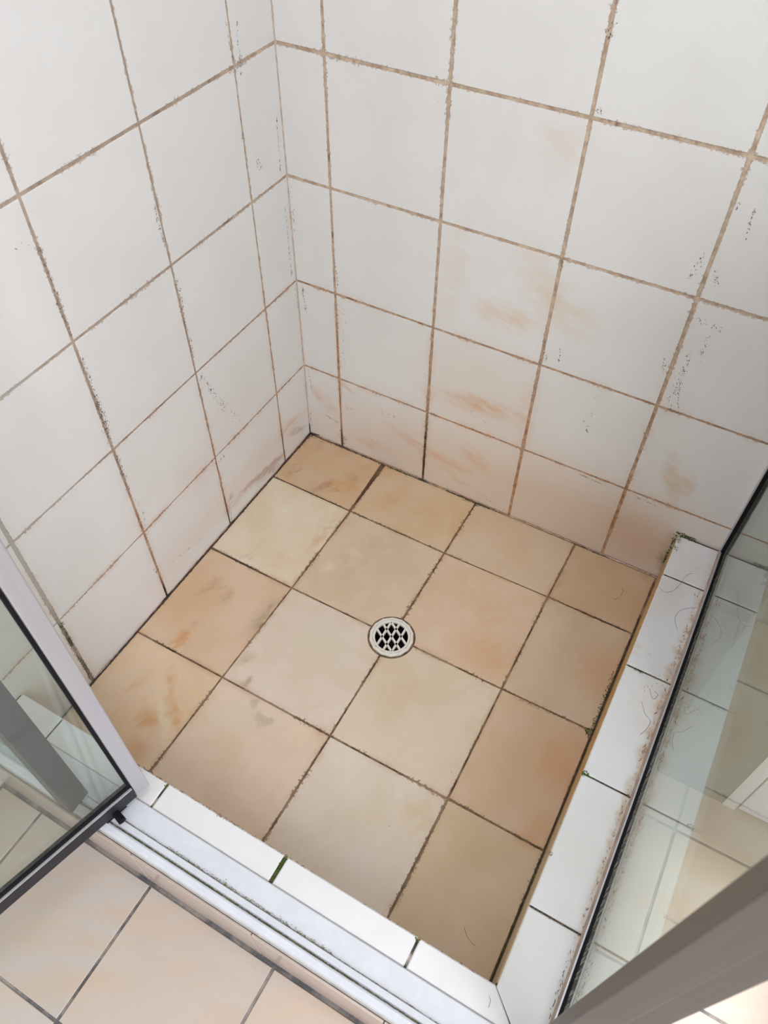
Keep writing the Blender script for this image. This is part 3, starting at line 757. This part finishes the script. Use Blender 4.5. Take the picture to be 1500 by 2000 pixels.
me = bpy.data.meshes.new('pipe'); bm.to_mesh(me); bm.free()
obj('pipe', me, M['pipe'], dr, (0, 0, -0.039))

# ------------------------------------------------------------------ door sill track
trk = empty('door_track', (0.43, -0.87, HOB))
tag(trk, 'white enamelled metal door track with grimy grooves on the front curb', 'door track')
def tchild(o): o.parent = trk; o.matrix_parent_inverse = trk.matrix_basis.inverted(); return o
zb = HOB + 0.0009
tchild(prism_x('sill_plate', [(-0.8420, zb), (-0.8420, 0.1388), (-0.8435, 0.1396), (-0.8735, 0.1390), (-0.8738, zb)], 0.001, 0.880, M['alu_white']))
tchild(prism_x('guide_ridge', [(-0.8739, zb), (-0.8739, 0.1398), (-0.8752, 0.1436), (-0.8825, 0.1440), (-0.8838, 0.1402), (-0.8838, zb)], 0.001, 0.880, M['alu_white']))
tchild(prism_x('outer_lip', [(-0.8839, zb), (-0.8839, 0.1398), (-0.8858, 0.1400), (-0.8868, 0.1452), (-0.8890, 0.1462), (-0.8952, 0.1452), (-0.8972, 0.1432), (-0.8990, zb)], 0.001, 0.880, M['alu_white']))
sp = Specks((0, 0, 1), 0.0005, 11)
for a, b, w, n_ in ((0.20, 0.40, 0.0016, 300), (0.34, 0.60, 0.0046, 800), (0.55, 0.80, 0.0010, 160)):
    sp.line((a, -0.8737, 0.1396), (b, -0.8737, 0.1396), n_, w * 0.8, (0.001, 0.004), (0.0004, 0.0009))
    sp.line((a, -0.8850, 0.1403), (b, -0.8850, 0.1403), int(n_ * 1.2), w * 0.7, (0.001, 0.005), (0.0005, 0.0011))
sp.ribbon((0.18, -0.8849, 0.1399), (0.86, -0.8849, 0.1399), 0.0012, 0.9); sp.ribbon((0.18, -0.8737, 0.1394), (0.72, -0.8737, 0.1394), 0.0007, 0.9)
tchild(sp.build('groove_grime', M['olive'], None))

# ------------------------------------------------------------------ left narrow fixed pane with door post
pn = empty('fixed_pane', (0.1, -0.8785, HOB))
tag(pn, 'narrow fixed glass pane with a shade-darkened grey post beside the open door', 'glass panel')
def pchild(o): o.parent = pn; o.matrix_parent_inverse = pn.matrix_basis.inverted(); return o
PT = 1.95
pchild(box('post', 0.176, 0.200, -0.902, -0.869, 0.1445, PT, M['alu_shaded'], None, 0.0015))
pchild(box('wall_jamb', 0.0005, 0.020, -0.899, -0.872, 0.1445, PT, M['alu'], None, 0.0015))
pchild(box('glass', 0.020, 0.176, -0.8875, -0.8830, 0.150, PT, M['glass_clean']))
pchild(box('head_rail', 0.0005, 0.200, -0.902, -0.869, PT, PT + 0.03, M['alu'], None, 0.0015))

# ------------------------------------------------------------------ open pivot door
door = empty('shower_door', (0.250, -0.868, 0.1500))
tag(door, 'framed glass pivot door swung open, silver stile and black bottom rail', 'door')
dd = Vector((-0.25, -0.968)).normalized()
door.rotation_euler = (0, 0, math.atan2(dd.y, dd.x))
# local: +x runs along the door away from the pivot, +y faces the shower side
DH = 1.76; DL = 0.60
def dchild(o): o.parent = door; return o
dchild(box('hinge_stile', -0.0510, -0.0305, -0.006, 0.010, 0.005, DH, M['alu'], None, 0.0015))
dchild(box('gasket', -0.0305, -0.0262, -0.0045, 0.0045, 0.030, DH - 0.02, M['rubber']))
dchild(box('glass', -0.0262, DL - 0.022, -0.0022, 0.0022, 0.034, DH - 0.02, M['glass_clean']))
rl = dchild(box('bottom_rail', -0.0300, DL, -0.007, 0.008, 0.001, 0.030, M['rail'], None, 0.001))
dchild(box('glazing_seal', -0.0262, DL - 0.022, 0.0023, 0.0060, 0.0302, 0.038, M['rubber']))
dchild(box('edge_highlight', -0.0290, DL - 0.004, 0.0060, 0.0086, 0.0295, 0.0325, M['alu']))  # light strip standing in for the highlight on the rail's top edge
dchild(box('latch_stile', DL - 0.022, DL, -0.006, 0.010, 0.030, DH, M['alu'], None, 0.0015))
dchild(box('top_rail', -0.0305, DL - 0.022, -0.007, 0.008, DH - 0.02, DH, M['alu'], None, 0.001))
bm = bmesh.new(); bmesh.ops.create_cone(bm, segments=6, radius1=0.0062, radius2=0.0058, depth=0.016, cap_ends=True)
bmesh.ops.rotate(bm, verts=bm.verts[:], cent=(0, 0, 0), matrix=Matrix.Rotation(math.radians(90), 3, 'X')); bmesh.ops.translate(bm, verts=bm.verts[:], vec=(0.004, 0.0155, 0.006))
dchild(obj('pivot_bolt', fin(bm, 'pivot_bolt'), M['rubber']))
dchild(box('pivot_block', -0.012, 0.020, -0.006, 0.0078, -0.0032, 0.0012, M['rubber']))

# ------------------------------------------------------------------ fixed side screen on the right curb
sc = empty('side_screen', (0.874, -0.43, HOB))
tag(sc, 'tall fixed glass screen with grey corner post standing on the side curb', 'glass panel')
def schild(o): o.parent = sc; o.matrix_parent_inverse = sc.matrix_basis.inverted(); return o
ST = 1.95; YE = -0.845
schild(box('silicone_bead', 0.8646, 0.8672, -0.002, YE, HOB - 0.0002, HOB + 0.0012, M['silicone']))
schild(box('bottom_channel', 0.8672, 0.8692, -0.001, YE, HOB, HOB + 0.0105, M['alu']))
schild(box('bottom_channel', 0.8795, 0.8835, -0.001, YE, HOB - 0.002, HOB + 0.0105, M['alu']))
schild(box('gasket', 0.8692, 0.8735, -0.001, YE, HOB, HOB + 0.0120, M['rubber']))
schild(box('glass', 0.8735, 0.8785, -0.004, YE, HOB + 0.002, ST, M['glass']))
schild(box('gasket', 0.8785, 0.8795, -0.001, YE, HOB, HOB + 0.0120, M['rubber']))
schild(box('wall_channel', 0.8655, 0.8672, -0.0005, -0.013, HOB + 0.0106, ST, M['alu']))
schild(box('wall_gasket', 0.8672, 0.8734, -0.0005, -0.0145, HOB + 0.0122, ST, M['rubber']))
schild(box('wall_channel', 0.8786, 0.8830, -0.0005, -0.013, HOB + 0.0122, ST, M['alu']))
schild(box('corner_post', 0.8430, 0.8652, -0.8650, -0.8446, 0.1450, ST, M['alu_grey'], None, 0.0012))
schild(box('post_fin', 0.8652, 0.8835, -0.8600, -0.8450, 0.1450, ST, M['alu_grey']))
schild(box('head_rail', 0.8655, 0.8835, -0.0005, YE, ST, ST + 0.03, M['alu'], None, 0.0015))

# ------------------------------------------------------------------ cabinet outside the shower
cb = empty('bathroom_cabinet', (1.3, -0.19, 0))
tag(cb, 'white cabinet standing on the bathroom floor beyond the side screen', 'cabinet')
def kchild(o): o.parent = cb; o.matrix_parent_inverse = cb.matrix_basis.inverted(); return o
kchild(box('gap_shade_board', 0.890, 1.0085, -0.374, -0.360, 0.0002, 0.84, M['carcass_shade']))  # added dark sheet standing in for the shaded gap beside the cabinet
kchild(box('side_panel', 1.0085, 1.0280, -0.376, -0.004, 0.0002, 0.84, M['cabinet'], None, 0.001))
kchild(box('side_panel', 1.58, 1.60, -0.376, -0.004, 0.0002, 0.84, M['cabinet'], None, 0.001))
kchild(box('carcass', 1.0282, 1.5798, -0.355, -0.004, 0.05, 0.84, M['carcass_shade']))
kchild(box('plinth', 1.0282, 1.5798, -0.340, -0.320, 0.0002, 0.05, M['cabinet']))
kchild(box('cabinet_door', 1.0305, 1.3030, -0.376, -0.356, 0.012, 0.83, M['cabinet'], None, 0.001))
kchild(box('cabinet_door', 1.3060, 1.5775, -0.376, -0.356, 0.012, 0.83, M['cabinet'], None, 0.001))
kchild(box('top', 1.000, 1.610, -0.39, -0.004, 0.84, 0.87, M['cabinet'], None, 0.002))

# ------------------------------------------------------------------ grime, mould, flecks
# left wall flecks
sl = Specks((1, 0, 0), 0.0004, 21)
for a, b, n_, w in (((160, 700), (215, 855), 60, 0.004), ((185, 770), (208, 830), 40, 0.005), ((75, 480), (120, 600), 26, 0.003), ((228, 890), (252, 960), 40, 0.004), ((200, 830), (215, 860), 16, 0.005),
                    ((390, 735), (442, 800), 45, 0.007), ((355, 600), (378, 700), 28, 0.003), ((300, 400), (322, 480), 22, 0.003), ((345, 545), (358, 600), 14, 0.003), ((110, 590), (140, 655), 16, 0.003),
                    ((462, 40), (472, 150), 14, 0.003), ((495, 300), (510, 330), 8, 0.006), ((540, 230), (548, 340), 22, 0.0015), ((556, 400), (570, 540), 22, 0.0015), ((300, 1110), (318, 1140), 14, 0.003), ((265, 970), (290, 1030), 10, 0.004),
                    ((335, 1100), (400, 1045), 10, 0.003), ((415, 910), (440, 890), 10, 0.003), ((450, 800), (470, 820), 5, 0.01), ((30, 480), (90, 500), 2, 0.01), ((440, 40), (455, 120), 8, 0.0015), ((575, 560), (590, 640), 14, 0.0015)):
    sl.line(lwall(a), lwall(b), int(n_ * 1.9), w, (0.0012, 0.0050), (0.0007, 0.0016))
sl.build('dirt_flecks', M['fleck'], wl)
sb = Specks((0, -1, 0), 0.0004, 22)
for a, b, n_, w in (((1350, 690), (1315, 770), 30, 0.005), ((1355, 618), (1412, 645), 14, 0.006), ((1385, 655), (1365, 705), 12, 0.003), ((1298, 700), (1295, 730), 10, 0.002), ((1330, 740), (1322, 800), 14, 0.002), ((1380, 490), (1345, 545), 16, 0.005), ((1395, 530), (1400, 560), 8, 0.004),
                    ((1475, 400), (1455, 480), 14, 0.002), ((1445, 390), (1440, 410), 5, 0.002), ((1095, 680), (1092, 705), 8, 0.002), ((1062, 660), (1068, 705), 8, 0.003), ((1140, 820), (1150, 850), 8, 0.003), ((1165, 770), (1150, 840), 6, 0.004), ((1130, 925), (1175, 945), 20, 0.001),
                    ((1245, 972), (1280, 987), 12, 0.0010), ((590, 560), (598, 610), 26, 0.003), ((653, 500), (660, 560), 12, 0.0012), ((670, 600), (672, 730), 14, 0.003), ((568, 360), (576, 460), 10, 0.003), ((602, 720), (610, 760), 12, 0.0015), ((635, 810), (660, 825), 14, 0.002), ((670, 795), (690, 800), 6, 0.002),
                    ((730, 800), (830, 835), 10, 0.006), ((910, 800), (990, 860), 6, 0.01), ((1185, 75), (1205, 40), 10, 0.004), ((1170, 210), (1175, 225), 6, 0.005), ((660, 850), (680, 860), 14, 0.005), ((900, 940), (990, 1000), 12, 0.002), ((1305, 770), (1312, 800), 6, 0.003)):
    sb.line(bwall(a), bwall(b), int(n_ * 1.5), w, (0.0012, 0.0048), (0.0007, 0.0016))
sb.build('dirt_flecks', M['fleck'], wbk)
sk = Specks((0, -1, 0), 0.0006, 23)
sk.line(bwall((663, 835)), bwall((672, 868)), 34, 0.003, (0.001, 0.003), (0.0008, 0.002)); sk.line(bwall((652, 845)), bwall((685, 856)), 14, 0.004, (0.001, 0.003), (0.0006, 0.0015))
sk.ribbon(bwall((607, 846)), bwall((625, 850)), 0.009, 0.4, 0.003, 0.001); sk.line(bwall((607, 800)), bwall((609, 845)), 16, 0.002, (0.002, 0.005), (0.0008, 0.0018))
sk.build('corner_mould', M['grime'], wbk)
sk = Specks((1, 0, 0), 0.0006, 24)
sk.ribbon(lwall((606, 846)), lwall((590, 868)), 0.007, 0.4, 0.003, 0.001); sk.line(lwall((450, 1000)), lwall((453, 1020)), 14, 0.0015, (0.002, 0.004), (0.0008, 0.0016))
sk.build('corner_mould', M['grime'], wl)
# dark silicone line where the walls meet the floor
sf = Specks((0, 0, 1), 0.0006, 31)
sf.ribbon((0.0020, -0.010, 0.0), (0.0020, -0.80, 0.0), 0.0028, 0.45, 0.006)
sf.ribbon((0.005, -0.0028, 0.0), (0.30, -0.0028, 0.0), 0.0026, 0.7, 0.004, 0.0018); sf.ribbon((0.34, -0.0030, 0.0), (0.44, -0.003, 0.0), 0.0030, 0.5, 0.004)
sf.ribbon((0.62, -0.0025, 0.0), (0.69, -0.0025, 0.0), 0.0018, 0.8, 0.004)
sf.blob((0.004, -0.006, 0), 60, 0.010); sf.line((0.005, -0.01, 0), (0.06, -0.008, 0), 20, 0.004); sf.line((0.0045, -0.006, 0), (0.0045, -0.05, 0), 20, 0.004)
# curb side
sf.ribbon((HX0 - 0.0020, -0.10, 0), (HX0 - 0.0020, -0.80, 0), 0.0022, 0.7, 0.005)
sf.line(fl((1268, 1125)), fl((1288, 1115)), 40, 0.006); sf.line(fl((1200, 1310)), fl((1155, 1420)), 60, 0.003, (0.002, 0.006), (0.0006, 0.0016)); sf.line(fl((1100, 1570)), fl((1108, 1560)), 20, 0.002)
sf.build('joint_grime', M['grime'], fs)
# broken grout crumbs in the floor joints
sf = Specks((0, 0, 1), 0.0005, 32)
for a, b, n_, w in (((1010, 1365), (1150, 1425), 120, 0.0035), ((880, 1560), (1060, 1660), 90, 0.0030), ((930, 1440), (880, 1550), 50, 0.0015), ((870, 1575), (770, 1780), 90, 0.0022), ((690, 1000), (860, 1078), 60, 0.0018), ((425, 1072), (560, 1142), 70, 0.0025),
                    ((740, 915), (700, 975), 60, 0.005), ((570, 1150), (645, 1185), 20, 0.0015), ((1075, 1170), (1225, 1235), 60, 0.0018), ((920, 1000), (875, 1075), 30, 0.003), ((1115, 1075), (1075, 1160), 30, 0.002), ((810, 1268), (860, 1290), 30, 0.002), ((290, 1245), (430, 1318), 50, 0.0018), ((300, 1500), (420, 1345), 30, 0.0018), ((450, 1330), (640, 1435), 36, 0.0012)):
    sf.line(fl(a), fl(b), n_, w * 0.75, (0.0010, 0.0035), (0.0004, 0.0011))
sf.build('grout_crumbs', M['crumb'], fs)
sg = Specks((0, 0, 1), 0.0008, 33)
sg.line(fl((740, 905)), fl((830, 940)), 60, 0.004, (0.002, 0.005), (0.0010, 0.0022)); sg.line(fl((900, 975)), fl((985, 1005)), 40, 0.003, (0.002, 0.005), (0.001, 0.002)); sg.blob(fl((930, 985)), 18, 0.005)
sg.line(fl((1215, 1290)), fl((1155, 1425)), 70, 0.0025, (0.002, 0.006), (0.0008, 0.002)); sg.blob(fl((1152, 1432)), 60, 0.009); sg.line(fl((1062, 1665)), fl((965, 1910)), 130, 0.0025, (0.003, 0.008), (0.001, 0.0024))
sg.blob(fl((180, 1328)), 20, 0.005); sg.line(fl((326, 1160)), fl((336, 1148)), 12, 0.002); sg.line(fl((180, 1330)), fl((270, 1237)), 24, 0.0015, (0.003, 0.006), (0.0006, 0.0014))
sg.build('green_mould', M['moss'], fs)
sw = Specks((1, 0, 0), 0.0007, 34)
sw.line(lwall((120, 1222)), lwall((178, 1328)), 150, 0.0035, (0.001, 0.004), (0.0008, 0.002)); sw.blob(lwall((120, 1220)), 20, 0.006); sw.line(lwall((318, 1138)), lwall((325, 1160)), 24, 0.0016, (0.002, 0.004), (0.001, 0.002))
sw.build('green_mould', M['moss'], wl)
sw = Specks((0, -1, 0), 0.0007, 35)
sw.line((0.791, 0, 0.045), (0.790, 0, 0.135), 60, 0.003, (0.002, 0.007), (0.001, 0.003)); sw.line((0.788, 0, 0.139), (0.822, 0, 0.1385), 70, 0.0035, (0.002, 0.005), (0.001, 0.0028)); sw.line((0.284, 0, 0.0), (0.2835, 0, 0.15), 26, 0.0014, (0.002, 0.006), (0.0006, 0.0014))
sw.build('green_mould', M['moss'], wbk)
sh = Specks((0, 0, 1), 0.0006, 36)
sh.line((0.795, -0.003, HOB), (0.825, -0.004, HOB), 40, 0.003, (0.002, 0.004), (0.001, 0.002)); sh.blob((0.797, -0.035, HOB), 16, 0.006); sh.blob((0.797, -0.4995, HOB), 30, 0.005); sh.line((0.796, -0.301, HOB), (0.822, -0.303, HOB), 36, 0.003)
sh.line((0.4862, YT + 0.004, HOB - 0.002), (0.4855, HYI - 0.002, HOB - 0.001), 60, 0.0022, (0.002, 0.005), (0.001, 0.0025)); sh.blob((0.4858, HYI - 0.002, HOB), 14, 0.004)
sh.blob((0.686, HYI - 0.003, HOB), 12, 0.003); sh.blob((0.285, HYI - 0.003, HOB), 12, 0.003); sh.line((0.21, HYI - 0.0005, HOB), (0.28, HYI - 0.0005, HOB), 30, 0.0010)
cchild(sh.build('green_mould', M['moss'], None))
sh = Specks((0, 0, 1), 0.0006, 37)
sh.line((0.796, -0.7005, HOB), (0.864, -0.6995, HOB), 30, 0.0015); sh.blob((0.7945, -0.626, HOB), 14, 0.003); sh.line((0.21, HYI, HOB), (0.44, HYI, HOB), 60, 0.0008, (0.003, 0.010), (0.0006, 0.0014)); sh.line((0.44, HYI, HOB), (0.79, HYI, HOB), 40, 0.0006, (0.003, 0.010), (0.0004, 0.0010))
sh.blob((0.375, HYI - 0.0008, HOB), 10, 0.003); sh.blob((0.385, HYI - 0.0008, HOB), 8, 0.003); sh.line(hob((1255, 1345)), hob((1290, 1330)), 10, 0.006); sh.line((0.805, -0.30, HOB), (0.862, -0.30, HOB), 40, 0.002); sh.blob((0.82, -0.27, HOB), 6, 0.008, (0.0008, 0.002), (0.0006, 0.0012)); sh.blob((0.84, -0.065, HOB), 14, 0.012, (0.0008, 0.002), (0.0006, 0.0012))
sh.line((0.858, -0.1, HOB), (0.862, -0.83, HOB), 160, 0.003, (0.002, 0.008), (0.0006, 0.0016))
cchild(sh.build('edge_grime', M['grime_mid'], None))

# ------------------------------------------------------------------ loose hairs
def hair(pts, fn, label, z):
    P_ = [fn(p) for p in pts]; out = []
    for i in range(len(P_) - 1):
        p0, p1, p2, p3 = P_[max(i - 1, 0)], P_[i], P_[i + 1], P_[min(i + 2, len(P_) - 1)]
        for k in range(6):
            t = k / 6
            out.append(0.5 * ((2 * p1) + (p2 - p0) * t + (2 * p0 - 5 * p1 + 4 * p2 - p3) * t * t + (3 * p1 - p0 - 3 * p2 + p3) * t ** 3))
    out.append(P_[-1])
    out = [Vector((p.x, p.y, z + 0.0003)) for p in out]
    o = empty('hair', tuple(out[0]))
    t_ = tube('strand', [p - out[0] for p in out], 0.00022, M['hair'], o, 4)
    return tag(o, label, 'hair', 'loose hairs')
hair([(906, 1810), (912, 1828), (922, 1842), (928, 1848)], fl, 'curved dark hair lying on the beige floor tile by the curb corner', 0.0)
hair([(1323, 1230), (1318, 1208), (1330, 1192), (1360, 1187), (1390, 1193)], hob, 'long looped hair on the second white curb tile from the wall', HOB)
hair([(1285, 1145), (1300, 1157), (1320, 1150), (1340, 1125), (1352, 1120)], hob, 'hooked hair across the curb joint closest to the wall', HOB)
hair([(1253, 1370), (1260, 1395), (1270, 1408), (1262, 1425), (1250, 1435)], hob, 'wavy hair on the third white curb tile from the wall', HOB)
hair([(1268, 1345), (1275, 1365), (1285, 1358), (1278, 1350)], hob, 'small tangled hair on the third white curb tile from the wall', HOB)
hair([(1213, 1145), (1217, 1155), (1212, 1163)], fl, 'short hair on the floor tile in the corner by the curb', 0.0)
hair([(1195, 1166), (1201, 1171), (1207, 1167)], fl, 'tiny dark hair on the floor tile in the corner by the curb', 0.0)
hair([(955, 1945), (958, 1955), (954, 1968)], hob, 'short pale hair on the mitred front curb tile', HOB)
